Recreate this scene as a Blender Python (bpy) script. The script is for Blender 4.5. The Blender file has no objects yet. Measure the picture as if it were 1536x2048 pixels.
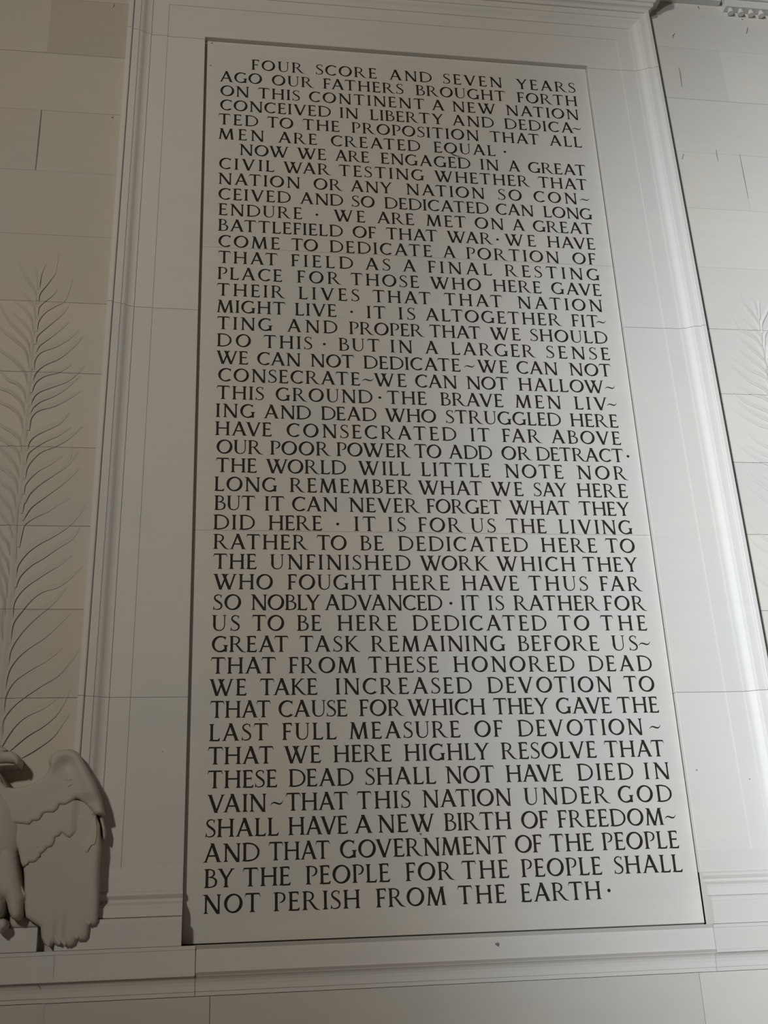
import bpy, bmesh, math, random
from mathutils import Vector, Matrix
from mathutils.geometry import delaunay_2d_cdt as cdt
random.seed(7)
C = bpy.context.scene.collection
S = bpy.context.scene
R = math.radians

# ------------------------------------------------------------------ camera
cam = bpy.data.cameras.new('camera'); co = bpy.data.objects.new('camera', cam); C.objects.link(co)
cam.sensor_fit = 'HORIZONTAL'; cam.sensor_width = 36; cam.lens = 36*2203.2/1536
cam.clip_start = .05; cam.clip_end = 200
rt = Vector((.98952331, -.13858006, -.04048687))
dn = Vector((.01448861, .37433552, -.92718013))
fw = Vector((.14364435, .91687975, .37242156))
m = Matrix((rt, -dn, -fw)).transposed().to_4x4()
m.translation = Vector((.19262, -6.47862, -.08489))
co.matrix_world = m
S.camera = co
S.view_settings.view_transform = 'Standard'; S.view_settings.look = 'None'
S.view_settings.gamma = 1; S.view_settings.use_curve_mapping = False
S.view_settings.exposure = 0

# ------------------------------------------------------------------ light
wd = bpy.data.worlds.new('world'); S.world = wd; wd.use_nodes = True
wd.node_tree.nodes['Background'].inputs[0].default_value = (1, .72, .47, 1)
wd.node_tree.nodes['Background'].inputs[1].default_value = .03
def lamp(name, kind, loc, aim, energy, col, **k):
    l = bpy.data.lights.new(name, kind); l.energy = energy; l.color = col
    for a, b in k.items(): setattr(l, a, b)
    o = bpy.data.objects.new(name, l); C.objects.link(o); o.location = loc
    o.rotation_euler = (Vector(aim)-Vector(loc)).to_track_quat('-Z', 'Y').to_euler()
    return o
# warm daylight from the tall entrance on the left, and the cooler, stronger sky light that reaches past the columns to the far side
lamp('entrance_daylight', 'SPOT', (-6, -13, 6.5), (3, 0, 4.15), 3150, (.98, .945, .86), spot_size=R(65.6), spot_blend=1.0, shadow_soft_size=.5)
lamp('sky_daylight', 'SPOT', (-5.3, -13, 2.6), (14, 0, 1.3), 24000, (.79, .90, 1.02), spot_size=R(62.8), spot_blend=1.0, shadow_soft_size=.6)

# ------------------------------------------------------------------ materials
def mat(name, col, rough=.6, mott=.10, bump=.12, rnd=.0, vein=0.0, warm=(.0, .0, .0)):
    mt = bpy.data.materials.new(name); mt.use_nodes = True
    nt = mt.node_tree; N = nt.nodes; L = nt.links; b = N['Principled BSDF']
    b.inputs['Roughness'].default_value = rough
    b.inputs['Specular IOR Level'].default_value = .3
    g = N.new('ShaderNodeNewGeometry')
    n1 = N.new('ShaderNodeTexNoise'); n1.inputs['Scale'].default_value = 1.1; n1.inputs['Detail'].default_value = 6; n1.inputs['Roughness'].default_value = .62
    L.new(g.outputs['Position'], n1.inputs['Vector'])
    mp = N.new('ShaderNodeMapping'); mp.inputs['Scale'].default_value = (1, 1, 4.5); mp.inputs['Rotation'].default_value = (0, .35, 0)
    L.new(g.outputs['Position'], mp.inputs['Vector'])
    n2 = N.new('ShaderNodeTexNoise'); n2.inputs['Scale'].default_value = 3.2; n2.inputs['Detail'].default_value = 8; n2.inputs['Distortion'].default_value = .6
    L.new(mp.outputs[0], n2.inputs['Vector'])
    n3 = N.new('ShaderNodeTexNoise'); n3.inputs['Scale'].default_value = 160; n3.inputs['Detail'].default_value = 3
    L.new(g.outputs['Position'], n3.inputs['Vector'])
    oi = N.new('ShaderNodeObjectInfo')
    def ma(op, a, b2):
        q = N.new('ShaderNodeMath'); q.operation = op
        for i, v in enumerate((a, b2)):
            if isinstance(v, (int, float)): q.inputs[i].default_value = v
            else: L.new(v, q.inputs[i])
        return q.outputs[0]
    f = ma('MULTIPLY', ma('SUBTRACT', n1.outputs[0], .5), mott*2)
    f = ma('ADD', f, ma('MULTIPLY', ma('SUBTRACT', n2.outputs[0], .5), mott+vein))
    f = ma('ADD', f, ma('MULTIPLY', ma('SUBTRACT', n3.outputs[0], .5), mott*.5))
    f = ma('ADD', f, ma('MULTIPLY', ma('SUBTRACT', oi.outputs['Random'], .5), rnd))
    f = ma('ADD', f, 1.0)
    vm = N.new('ShaderNodeVectorMath'); vm.operation = 'SCALE'
    mx = N.new('ShaderNodeMix'); mx.data_type = 'RGBA'
    mx.inputs[6].default_value = (*col, 1)
    mx.inputs[7].default_value = (col[0]*1.015, col[1]*.98, col[2]*.95, 1)
    ramp = N.new('ShaderNodeMapRange'); ramp.inputs[1].default_value = .40; ramp.inputs[2].default_value = .62
    L.new(n1.outputs[0], ramp.inputs[0]); L.new(ramp.outputs[0], mx.inputs[0])
    L.new(mx.outputs[2], vm.inputs[0]); L.new(f, vm.inputs['Scale'])
    L.new(vm.outputs[0], b.inputs['Base Color'])
    if bump:
        bp = N.new('ShaderNodeBump'); bp.inputs['Strength'].default_value = bump; bp.inputs['Distance'].default_value = .004
        ad = ma('ADD', ma('MULTIPLY', n3.outputs[0], .35), ma('MULTIPLY', n2.outputs[0], 1.2))
        L.new(ad, bp.inputs['Height']); L.new(bp.outputs[0], b.inputs['Normal'])
    return mt
COL = (.60, .575, .52)
M_slab = mat('polished_limestone', (.60, .575, .525), .5, .07, .05, .0, .03)
M_frame = mat('frame_limestone', (.615, .59, .545), .55, .06, .06, .05)
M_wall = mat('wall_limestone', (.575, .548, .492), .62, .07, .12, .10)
M_wall_shade = mat('shaded_wall_limestone', (.515, .475, .41), .62, .07, .12, .09)  # darker copy of the wall stone: the dim left side painted in
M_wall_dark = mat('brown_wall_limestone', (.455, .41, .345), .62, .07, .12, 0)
M_relief_lit = mat('lit_carved_limestone', (.575, .548, .492), .6, .07, .12, .0)  # plain wall stone colour, for carvings on the lit right side
M_relief_shade = mat('shaded_carved_limestone', (.485, .45, .385), .6, .07, .12, .0)  # same stone for the left carvings, their shade put into the colour
M_joint = mat('joint_mortar', (.16, .145, .115), .9, .1, 0)
M_dark = mat('letter_paint', (.021, .015, .008), .7, .1, 0)
M_edge = mat('letter_edge_highlight', (.05, .034, .016), .7, .1, 0)  # browner than the letter floors: edge highlight of the cut painted in
M_mark = mat('dark_stain', (.19, .175, .15), .8, .1, 0)
M_floor = mat('floor_marble', (.42, .38, .33), .4, .1, .05)
M_crown = mat('crown_limestone', (.60, .575, .53), .6, .08, .1, .05)

# ------------------------------------------------------------------ helpers
def obj(name, me, mts, parent=None, base=None, smooth=False):
    if isinstance(me, tuple):
        vs, fs = me[0], me[1]; mi = me[2] if len(me) > 2 else None
        me = bpy.data.meshes.new(name); me.from_pydata(vs, [], fs)
        if mi: me.polygons.foreach_set('material_index', mi)
        me.update()
        for q in (mts if isinstance(mts, (list, tuple)) else [mts]): me.materials.append(q)
        if smooth: me.polygons.foreach_set('use_smooth', [True]*len(me.polygons))
    o = bpy.data.objects.new(name, me); C.objects.link(o)
    if parent:
        o.parent = parent
        o.location = -parent.matrix_basis.translation if parent.parent is None else Vector((0, 0, 0))
    return o
def thing(name, label, cat, loc, group=None):
    o = bpy.data.objects.new(name, None); C.objects.link(o); o.location = loc; o.empty_display_size = .1
    o['label'] = label; o['category'] = cat
    if group: o['group'] = group
    return o
def struct(o): o['kind'] = 'structure'; return o
def box(x0, x1, y0, y1, z0, z1, b=.0):
    """box with its front (-Y) edges chamfered by b"""
    if b <= 0:
        v = [(x, y, z) for y in (y0, y1) for z in (z0, z1) for x in (x0, x1)]
        return v, [(0, 1, 3, 2), (5, 4, 6, 7), (0, 4, 5, 1), (2, 3, 7, 6), (1, 5, 7, 3), (0, 2, 6, 4)]
    v = [(x0+b, y0, z0+b), (x1-b, y0, z0+b), (x1-b, y0, z1-b), (x0+b, y0, z1-b),
         (x0, y0+b, z0), (x1, y0+b, z0), (x1, y0+b, z1), (x0, y0+b, z1),
         (x0, y1, z0), (x1, y1, z0), (x1, y1, z1), (x0, y1, z1)]
    f = [(0, 1, 2, 3)]
    for i in range(4):
        j = (i+1) % 4
        f += [(4+i, 4+j, j, i), (8+i, 8+j, 4+j, 4+i)]
    f.append((11, 10, 9, 8))
    return v, f
def loft(rings, close=False, caps=True):
    n = len(rings[0]); v = [p for r in rings for p in r]; f = []
    for i in range(len(rings)-1):
        for j in range(n if close else n-1):
            k = (j+1) % n
            f.append((i*n+j, i*n+k, (i+1)*n+k, (i+1)*n+j))
    if caps: f += [tuple(reversed(range(n))), tuple(range((len(rings)-1)*n, len(rings)*n))]
    return v, f
def fixn(o):
    bm = bmesh.new(); bm.from_mesh(o.data); bmesh.ops.recalc_face_normals(bm, faces=bm.faces); bm.to_mesh(o.data); bm.free(); return o
def bar_x(name, prof, x0, x1, mt, parent=None, yback=.12):
    """moulding: profile of (z, y) pairs from top to bottom, run along X"""
    def ring(x): return [(x, yback, prof[0][0])]+[(x, y, z) for z, y in prof]+[(x, yback, prof[-1][0])]
    return fixn(obj(name, loft([ring(x0), ring(x1)], True), mt, parent))

LINES=[(6.1534,[('FOUR',0.3482,0.7525),('SCORE',0.836,1.3058),('AND',1.4021,1.7361),('SEVEN',1.8255,2.2946),('YEARS',2.4078,2.8893)]),(6.0193,[('AGO',0.1132,0.4287),('OUR',0.502,0.8218),('FATHERS',0.8892,1.5075),('BROUGHT',1.6031,2.3127),('FORTH',2.4044,2.8906)]),(5.8852,[('ON',0.12,0.332),('THIS',0.3978,0.7116),('CONTINENT',0.7802,1.6669),('A',1.7196,1.8212),('NEW',1.8803,2.224),('NATION',2.3035,2.8865)]),(5.7511,[('CONCEIVED',0.1201,0.9427),('IN',1.0085,1.1496),('LIBERTY',1.2387,1.8058),('AND',1.8716,2.1978),('DEDICA',2.2799,2.8298),('~',2.8172,2.8948)]),(5.6171,[('TED',0.1097,0.4003),('TO',0.4645,0.66),('THE',0.7277,1.0051),('PROPOSITION',1.0952,2.0702),('THAT',2.1546,2.5459),('ALL',2.6234,2.883)]),(5.483,[('MEN',0.1118,0.4434),('ARE',0.5456,0.834),('CREATED',0.9366,1.61),('EQUAL',1.7124,2.1897),('.',2.2525,2.2728)]),(5.3489,[('NOW',0.264,0.624),('WE',0.6841,0.8989),('ARE',0.9625,1.2184),('ENGAGED',1.3042,1.9853),('IN',2.0604,2.2031),('A',2.2767,2.3698),('GREAT',2.4317,2.8872)]),(5.2148,[('CIVIL',0.1206,0.5188),('WAR',0.5822,0.9325),('TESTING',0.9881,1.6251),('WHETHER',1.7008,2.4365),('THAT',2.4972,2.8823)]),(5.0807,[('NATION',0.1152,0.7038),('OR',0.8012,1.0152),('ANY',1.0707,1.3805),('NATION',1.4815,2.073),('SO',2.1763,2.359),('CON',2.4492,2.7857),('~',2.808,2.8844)]),(4.9466,[('CEIVED',0.12,0.6347),('AND',0.7003,1.0136),('SO',1.0763,1.2451),('DEDICATED',1.3151,2.0943),('CAN',2.1486,2.4366),('LONG',2.5116,2.8894)]),(4.8126,[('ENDURE',0.1221,0.7155),('.',0.8108,0.8295),('WE',0.9403,1.1707),('ARE',1.2543,1.5289),('MET',1.6174,1.9159),('ON',1.9793,2.1968),('A',2.2609,2.3577),('GREAT',2.4191,2.879)]),(4.6785,[('BATTLEFIELD',0.1214,1.0045),('OF',1.0749,1.2445),('THAT',1.3154,1.6944),('WAR',1.7617,2.1076),('.',2.13,2.1496),('WE',2.1935,2.4282),('HAVE',2.5151,2.8805)]),(4.5444,[('COME',0.1262,0.555),('TO',0.6329,0.8246),('DEDICATE',0.9061,1.6454),('A',1.7246,1.8203),('PORTION',1.8972,2.5905),('OF',2.6922,2.8709)]),(4.4103,[('THAT',0.1255,0.5388),('FIELD',0.6317,1.0696),('AS',1.155,1.3371),('A',1.4243,1.5234),('FINAL',1.6077,2.0764),('RESTING',2.1726,2.8831)]),(4.2776,[('PLACE',0.124,0.5698),('FOR',0.6723,0.9846),('THOSE',1.0472,1.5361),('WHO',1.615,1.9878),('HERE',2.075,2.4318),('GAVE',2.5051,2.8799)]),(4.1448,[('THEIR',0.1217,0.5915),('LIVES',0.6816,1.1065),('THAT',1.1992,1.6153),('THAT',1.7087,2.1324),('NATION',2.2426,2.8724)]),(4.0121,[('MIGHT',0.1229,0.5906),('LIVE',0.655,0.9432),('.',1.0376,1.0576),('IT',1.1532,1.2878),('IS',1.3769,1.4958),('ALTOGETHER',1.5658,2.5571),('FIT',2.6279,2.8291),('~',2.8087,2.8852)]),(3.8793,[('TING',0.1259,0.501),('AND',0.5985,0.9453),('PROPER',1.0265,1.5536),('THAT',1.5875,1.955),('WE',2.0188,2.2421),('SHOULD',2.3116,2.8794)]),(3.7466,[('DO',0.128,0.356),('THIS',0.4392,0.7701),('.',0.8421,0.8617),('BUT',0.951,1.236),('IN',1.3084,1.4619),('A',1.5492,1.6445),('LARGER',1.7343,2.3408),('SENSE',2.4151,2.8805)]),(3.6138,[('WE',0.1251,0.3384),('CAN',0.3976,0.6897),('NOT',0.7544,1.0543),('DEDICATE',1.1171,1.7913),('~',1.8154,1.8946),('WE',1.91,2.1306),('CAN',2.1892,2.4842),('NOT',2.5683,2.8755)]),(3.4811,[('CONSECRATE',0.1407,1.0902),('~',1.1014,1.1827),('WE',1.1827,1.4081),('CAN',1.4676,1.7584),('NOT',1.8235,2.1193),('HALLOW',2.1921,2.8066),('~',2.8115,2.8882)]),(3.3483,[('THIS',0.1321,0.4434),('GROUND',0.5202,1.1693),('.',1.2093,1.2298),('THE',1.267,1.5396),('BRAVE',1.634,2.0725),('MEN',2.1563,2.4813),('LIV',2.5772,2.8154),('~',2.8105,2.8847)]),(3.2156,[('ING',0.1289,0.3852),('AND',0.4416,0.7528),('DEAD',0.82,1.1912),('WHO',1.2476,1.5978),('STRUGGLED',1.6635,2.4676),('HERE',2.5336,2.8761)]),(3.0845,[('HAVE',0.1275,0.4942),('CONSECRATED',0.5907,1.7274),('IT',1.824,1.9607),('FAR',2.043,2.3195),('ABOVE',2.3838,2.8783)]),(2.9534,[('OUR',0.1384,0.439),('POOR',0.4832,0.8806),('POWER',0.9166,1.4127),('TO',1.4338,1.6184),('ADD',1.6657,1.9636),('OR',2.0275,2.2385),('DETRACT',2.267,2.8842),('.',2.9037,2.9251)]),(2.8224,[('THE',0.1353,0.3978),('WORLD',0.4548,0.9761),('WILL',1.0543,1.4015),('LITTLE',1.4737,1.942),('NOTE',2.0383,2.4429),('NOR',2.5393,2.8948)]),(2.6913,[('LONG',0.1288,0.5282),('REMEMBER',0.608,1.4085),('WHAT',1.4448,1.8792),('WE',1.9328,2.1551),('SAY',2.2253,2.4586),('HERE',2.5249,2.8761)]),(2.5602,[('BUT',0.1309,0.3889),('IT',0.4478,0.5737),('CAN',0.6217,0.9158),('NEVER',0.9865,1.4523),('FORGET',1.4953,1.9999),('WHAT',2.0488,2.4663),('THEY',2.5228,2.8784)]),(2.4291,[('DID',0.1272,0.3859),('HERE',0.4718,0.8119),('.',0.9011,0.9213),('IT',1.018,1.1593),('IS',1.2365,1.3532),('FOR',1.4328,1.7276),('US',1.7793,1.9461),('THE',2.0148,2.2867),('LIVING',2.3722,2.8776)]),(2.2981,[('RATHER',0.1294,0.7227),('TO',0.7746,0.9659),('BE',1.0516,1.2028),('DEDICATED',1.2973,2.1499),('HERE',2.2389,2.6167),('TO',2.6756,2.8766)]),(2.167,[('THE',0.1303,0.3981),('UNFINISHED',0.4803,1.3699),('WORK',1.4298,1.8831),('WHICH',1.9292,2.4555),('THEY',2.5048,2.8812)]),(2.0349,[('WHO',0.1326,0.4986),('FOUGHT',0.5883,1.1802),('HERE',1.2455,1.6135),('HAVE',1.6937,2.0661),('THUS',2.1295,2.525),('FAR',2.6049,2.8915)]),(1.9029,[('SO',0.1348,0.3046),('NOBLY',0.3629,0.7917),('ADVANCED',0.8172,1.5592),('.',1.6041,1.6271),('IT',1.6784,1.8003),('IS',1.8551,1.9578),('RATHER',2.0215,2.5872),('FOR',2.6165,2.9036)]),(1.7708,[('US',0.1289,0.2974),('TO',0.3701,0.567),('BE',0.6448,0.7951),('HERE',0.893,1.2657),('DEDICATED',1.3623,2.2231),('TO',2.2977,2.5058),('THE',2.5792,2.8868)]),(1.6387,[('GREAT',0.1312,0.5926),('TASK',0.6574,1.0304),('REMAINING',1.0981,1.9441),('BEFORE',2.0248,2.5528),('US',2.6366,2.8082),('~',2.8147,2.895)]),(1.5066,[('THAT',0.1269,0.5156),('FROM',0.5919,1.0027),('THESE',1.0741,1.5113),('HONORED',1.6043,2.3781),('DEAD',2.4681,2.8855)]),(1.3746,[('WE',0.1203,0.3408),('TAKE',0.4178,0.7634),('INCREASED',0.8714,1.7117),('DEVOTION',1.8089,2.6041),('TO',2.6838,2.8845)]),(1.2425,[('THAT',0.1271,0.4838),('CAUSE',0.529,0.94),('FOR',1.0111,1.2835),('WHICH',1.3041,1.7865),('THEY',1.8354,2.1864),('GAVE',2.2309,2.5859),('THE',2.6248,2.8929)]),(1.1074,[('LAST',0.1252,0.4701),('FULL',0.55,0.8723),('MEASURE',0.9472,1.6203),('OF',1.7076,1.8844),('DEVOTION',1.9768,2.7706),('~',2.8128,2.8899)]),(0.9723,[('THAT',0.1198,0.5),('WE',0.5588,0.7763),('HERE',0.8502,1.1962),('HIGHLY',1.2725,1.7923),('RESOLVE',1.8626,2.4582),('THAT',2.5099,2.8955)]),(0.8372,[('THESE',0.1196,0.5203),('DEAD',0.5862,0.9647),('SHALL',1.0339,1.4564),('NOT',1.5136,1.8116),('HAVE',1.8814,2.2306),('DIED',2.3231,2.6759),('IN',2.7463,2.9055)]),(0.702,[('VAIN',0.1222,0.4573),('~',0.4796,0.5552),('THAT',0.5683,0.9312),('THIS',0.9797,1.2962),('NATION',1.3659,1.9018),('UNDER',1.9793,2.5111),('GOD',2.5611,2.9016)]),(0.5669,[('SHALL',0.115,0.5277),('HAVE',0.5815,0.9247),('A',0.9606,1.0666),('NEW',1.0979,1.432),('BIRTH',1.4883,1.8902),('OF',1.9503,2.1157),('FREEDOM',2.1725,2.8297),('~',2.8359,2.9099)]),(0.4318,[('AND',0.106,0.4189),('THAT',0.4693,0.8183),('GOVERNMENT',0.8742,1.8552),('OF',1.9011,2.0649),('THE',2.1093,2.3752),('PEOPLE',2.4302,2.9054)]),(0.2967,[('BY',0.1132,0.28),('THE',0.3251,0.593),('PEOPLE',0.6772,1.1567),('FOR',1.2469,1.5335),('THE',1.5736,1.8535),('PEOPLE',1.9262,2.4121),('SHALL',2.4867,2.9078)]),(0.1616,[('NOT',0.1079,0.4247),('PERISH',0.4968,0.9823),('FROM',1.072,1.4754),('THE',1.5416,1.8247),('EARTH',1.9112,2.3912),('.',2.4296,2.4513)])]
LEAF_R=[[(-1.048,4.127),(-1.046,4.211),(-1.037,4.27),(-1.019,4.33)],[(-1.044,4.012),(-1.043,4.085),(-1.003,4.161),(-0.968,4.226),(-0.951,4.275),(-0.943,4.432)],[(-1.041,3.908),(-1.04,3.981),(-1.002,4.035),(-0.954,4.089),(-0.933,4.138)],[(-1.039,3.801),(-1.034,3.878),(-0.992,3.952),(-0.923,4.007),(-0.874,4.051),(-0.836,4.222)],[(-1.038,3.705),(-1.034,3.765),(-0.983,3.829),(-0.916,3.904),(-0.868,3.968),(-0.846,4.021)],[(-1.035,3.634),(-1.02,3.685),(-0.992,3.717),(-0.933,3.775),(-0.869,3.844),(-0.841,3.886)],[(-1.037,3.52),(-1.036,3.584),(-1.0,3.646),(-0.91,3.69),(-0.828,3.754),(-0.772,3.818)],[(-1.038,3.416),(-1.026,3.486),(-0.976,3.547),(-0.887,3.6),(-0.823,3.663),(-0.767,3.736),(-0.744,3.778)],[(-1.038,3.348),(-1.021,3.417),(-0.97,3.468),(-0.88,3.501),(-0.823,3.543),(-0.8,3.569)],[(-1.036,3.252),(-1.029,3.3),(-0.995,3.35),(-0.915,3.391),(-0.825,3.434),(-0.753,3.506),(-0.722,3.557)],[(-1.035,3.194),(-1.02,3.242),(-0.974,3.287),(-0.902,3.324),(-0.83,3.38),(-0.743,3.481)],[(-1.033,3.08),(-1.027,3.166),(-0.986,3.219),(-0.897,3.251),(-0.808,3.307),(-0.736,3.368)],[(-1.032,2.939),(-1.026,2.996),(-0.989,3.044),(-0.926,3.083),(-0.847,3.133),(-0.794,3.211)],[(-1.035,2.847),(-1.028,2.912),(-0.987,2.959),(-0.921,3.008),(-0.85,3.047),(-0.779,3.106)],[(-1.031,2.746),(-1.022,2.829),(-0.956,2.923),(-0.861,2.972),(-0.782,3.03),(-0.705,3.118)],[(-1.03,2.642),(-1.025,2.71),(-0.962,2.793),(-0.885,2.846),(-0.816,2.907)],[(-1.022,2.575),(-0.985,2.665),(-0.917,2.73),(-0.841,2.796),(-0.772,2.871),(-0.758,2.974)],[(-1.029,2.515),(-1.02,2.6),(-0.955,2.692),(-0.856,2.776),(-0.771,2.851),(-0.719,2.946)],[(-1.024,2.462),(-0.984,2.547),(-0.917,2.611),(-0.833,2.685),(-0.749,2.769),(-0.704,2.834)],[(-1.031,2.292),(-1.02,2.396),(-1.008,2.44),(-0.956,2.485),(-0.886,2.522),(-0.825,2.568),(-0.748,2.623)],[(-1.032,2.103),(-1.03,2.171),(-0.985,2.249),(-0.919,2.31),(-0.835,2.363),(-0.744,2.435),(-0.685,2.516),(-0.661,2.579)],[(-1.03,2.035),(-1.012,2.103),(-0.955,2.172),(-0.881,2.224),(-0.806,2.285),(-0.723,2.347),(-0.68,2.427)],[(-1.032,1.84),(-1.031,1.943),(-0.983,2.027),(-0.903,2.095),(-0.821,2.155),(-0.791,2.173),(-0.716,2.243)],[(-1.032,1.697),(-1.027,1.811),(-0.98,1.893),(-0.925,1.968),(-0.866,2.011),(-0.789,2.036),(-0.715,2.096),(-0.649,2.174)],[(-1.033,1.556),(-1.026,1.656),(-0.97,1.762),(-0.893,1.852),(-0.806,1.935),(-0.735,2.037)],[(-1.038,1.394),(-1.03,1.516),(-0.988,1.6),(-0.924,1.664),(-0.845,1.721),(-0.766,1.802),(-0.701,1.877)],[(-1.034,1.278),(-1.033,1.379),(-0.992,1.464),(-0.914,1.527),(-0.813,1.591),(-0.733,1.663)],[(-1.036,1.155),(-1.033,1.247),(-0.967,1.339),(-0.847,1.432),(-0.753,1.494),(-0.682,1.582),(-0.634,1.663)],[(-1.04,1.074),(-0.977,1.192),(-0.908,1.261),(-0.815,1.306),(-0.73,1.376)],[(-0.988,1.064),(-0.899,1.146),(-0.808,1.205),(-0.738,1.274),(-0.691,1.367),(-0.679,1.415)],[(-0.919,1.025),(-0.835,1.076),(-0.751,1.143),(-0.697,1.227),(-0.67,1.273)]]
LEAF_L=[[(-1.063,4.126),(-1.082,4.231),(-1.101,4.315)],[(-1.065,4.011),(-1.075,4.083),(-1.135,4.185),(-1.186,4.278),(-1.2,4.347)],[(-1.063,3.902),(-1.08,3.979),(-1.119,4.039),(-1.196,4.14)],[(-1.068,3.794),(-1.095,3.895),(-1.153,3.975),(-1.218,4.034)],[(-1.068,3.708),(-1.092,3.793),(-1.163,3.882),(-1.219,3.941)],[(-1.069,3.613),(-1.097,3.702),(-1.145,3.771),(-1.219,3.849),(-1.258,3.908),(-1.287,3.972),(-1.305,4.039)],[(-1.071,3.519),(-1.11,3.646),(-1.175,3.719),(-1.257,3.786),(-1.303,3.838),(-1.341,3.897)],[(-1.07,3.396),(-1.106,3.492),(-1.18,3.579),(-1.256,3.635),(-1.305,3.685),(-1.345,3.742)],[(-1.069,3.265),(-1.095,3.346),(-1.141,3.403),(-1.193,3.426),(-1.248,3.487),(-1.286,3.546),(-1.314,3.61)],[(-1.069,3.179),(-1.105,3.269),(-1.168,3.334),(-1.237,3.366),(-1.295,3.405),(-1.346,3.453)],[(-1.072,3.055),(-1.105,3.163),(-1.16,3.228),(-1.229,3.265),(-1.285,3.307),(-1.333,3.358)],[(-1.071,2.915),(-1.092,3.003),(-1.146,3.058),(-1.215,3.103),(-1.267,3.15),(-1.31,3.205)],[(-1.071,2.837),(-1.093,2.91),(-1.133,2.956),(-1.207,3.01),(-1.256,3.06),(-1.297,3.117)],[(-1.072,2.75),(-1.12,2.845),(-1.2,2.935),(-1.238,2.994),(-1.265,3.058)],[(-1.071,2.641),(-1.094,2.718),(-1.139,2.78),(-1.189,2.807),(-1.245,2.85),(-1.293,2.901)],[(-1.071,2.64),(-1.093,2.716),(-1.138,2.77),(-1.19,2.814),(-1.236,2.867),(-1.272,2.927)],[(-1.073,2.537),(-1.102,2.626),(-1.138,2.679),(-1.181,2.714),(-1.228,2.766),(-1.265,2.825)],[(-1.078,2.435),(-1.11,2.527),(-1.172,2.607),(-1.206,2.668),(-1.229,2.734)],[(-1.077,2.348),(-1.109,2.421),(-1.162,2.491),(-1.195,2.553),(-1.217,2.619)],[(-1.087,2.248),(-1.116,2.317),(-1.151,2.36),(-1.186,2.421),(-1.211,2.486),(-1.225,2.555)],[(-1.08,2.124),(-1.106,2.196),(-1.141,2.247),(-1.171,2.31),(-1.19,2.378),(-1.199,2.447)],[(-1.079,1.976),(-1.099,2.069),(-1.132,2.136),(-1.153,2.203),(-1.162,2.272),(-1.161,2.342)],[(-1.082,1.864),(-1.1,1.951),(-1.119,1.993),(-1.137,2.061),(-1.145,2.13),(-1.141,2.2)],[(-1.081,1.705),(-1.102,1.794),(-1.107,1.864),(-1.101,1.934),(-1.084,2.001)]]
STEM=[(-1.061,4.2),(-1.052,4.044),(-1.06,3.889),(-1.064,3.692),(-1.062,3.503),(-1.062,3.3),(-1.061,2.967),(-1.057,2.647),(-1.075,2.503),(-1.057,2.113),(-1.06,1.86),(-1.061,1.705),(-1.061,1.505),(-1.057,1.272),(-1.052,1.018)]
STEM_W=[0.004,0.012,0.016,0.022,0.026,0.03,0.034,0.034,0.036,0.04,0.045,0.045,0.048,0.05,0.052]
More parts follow.
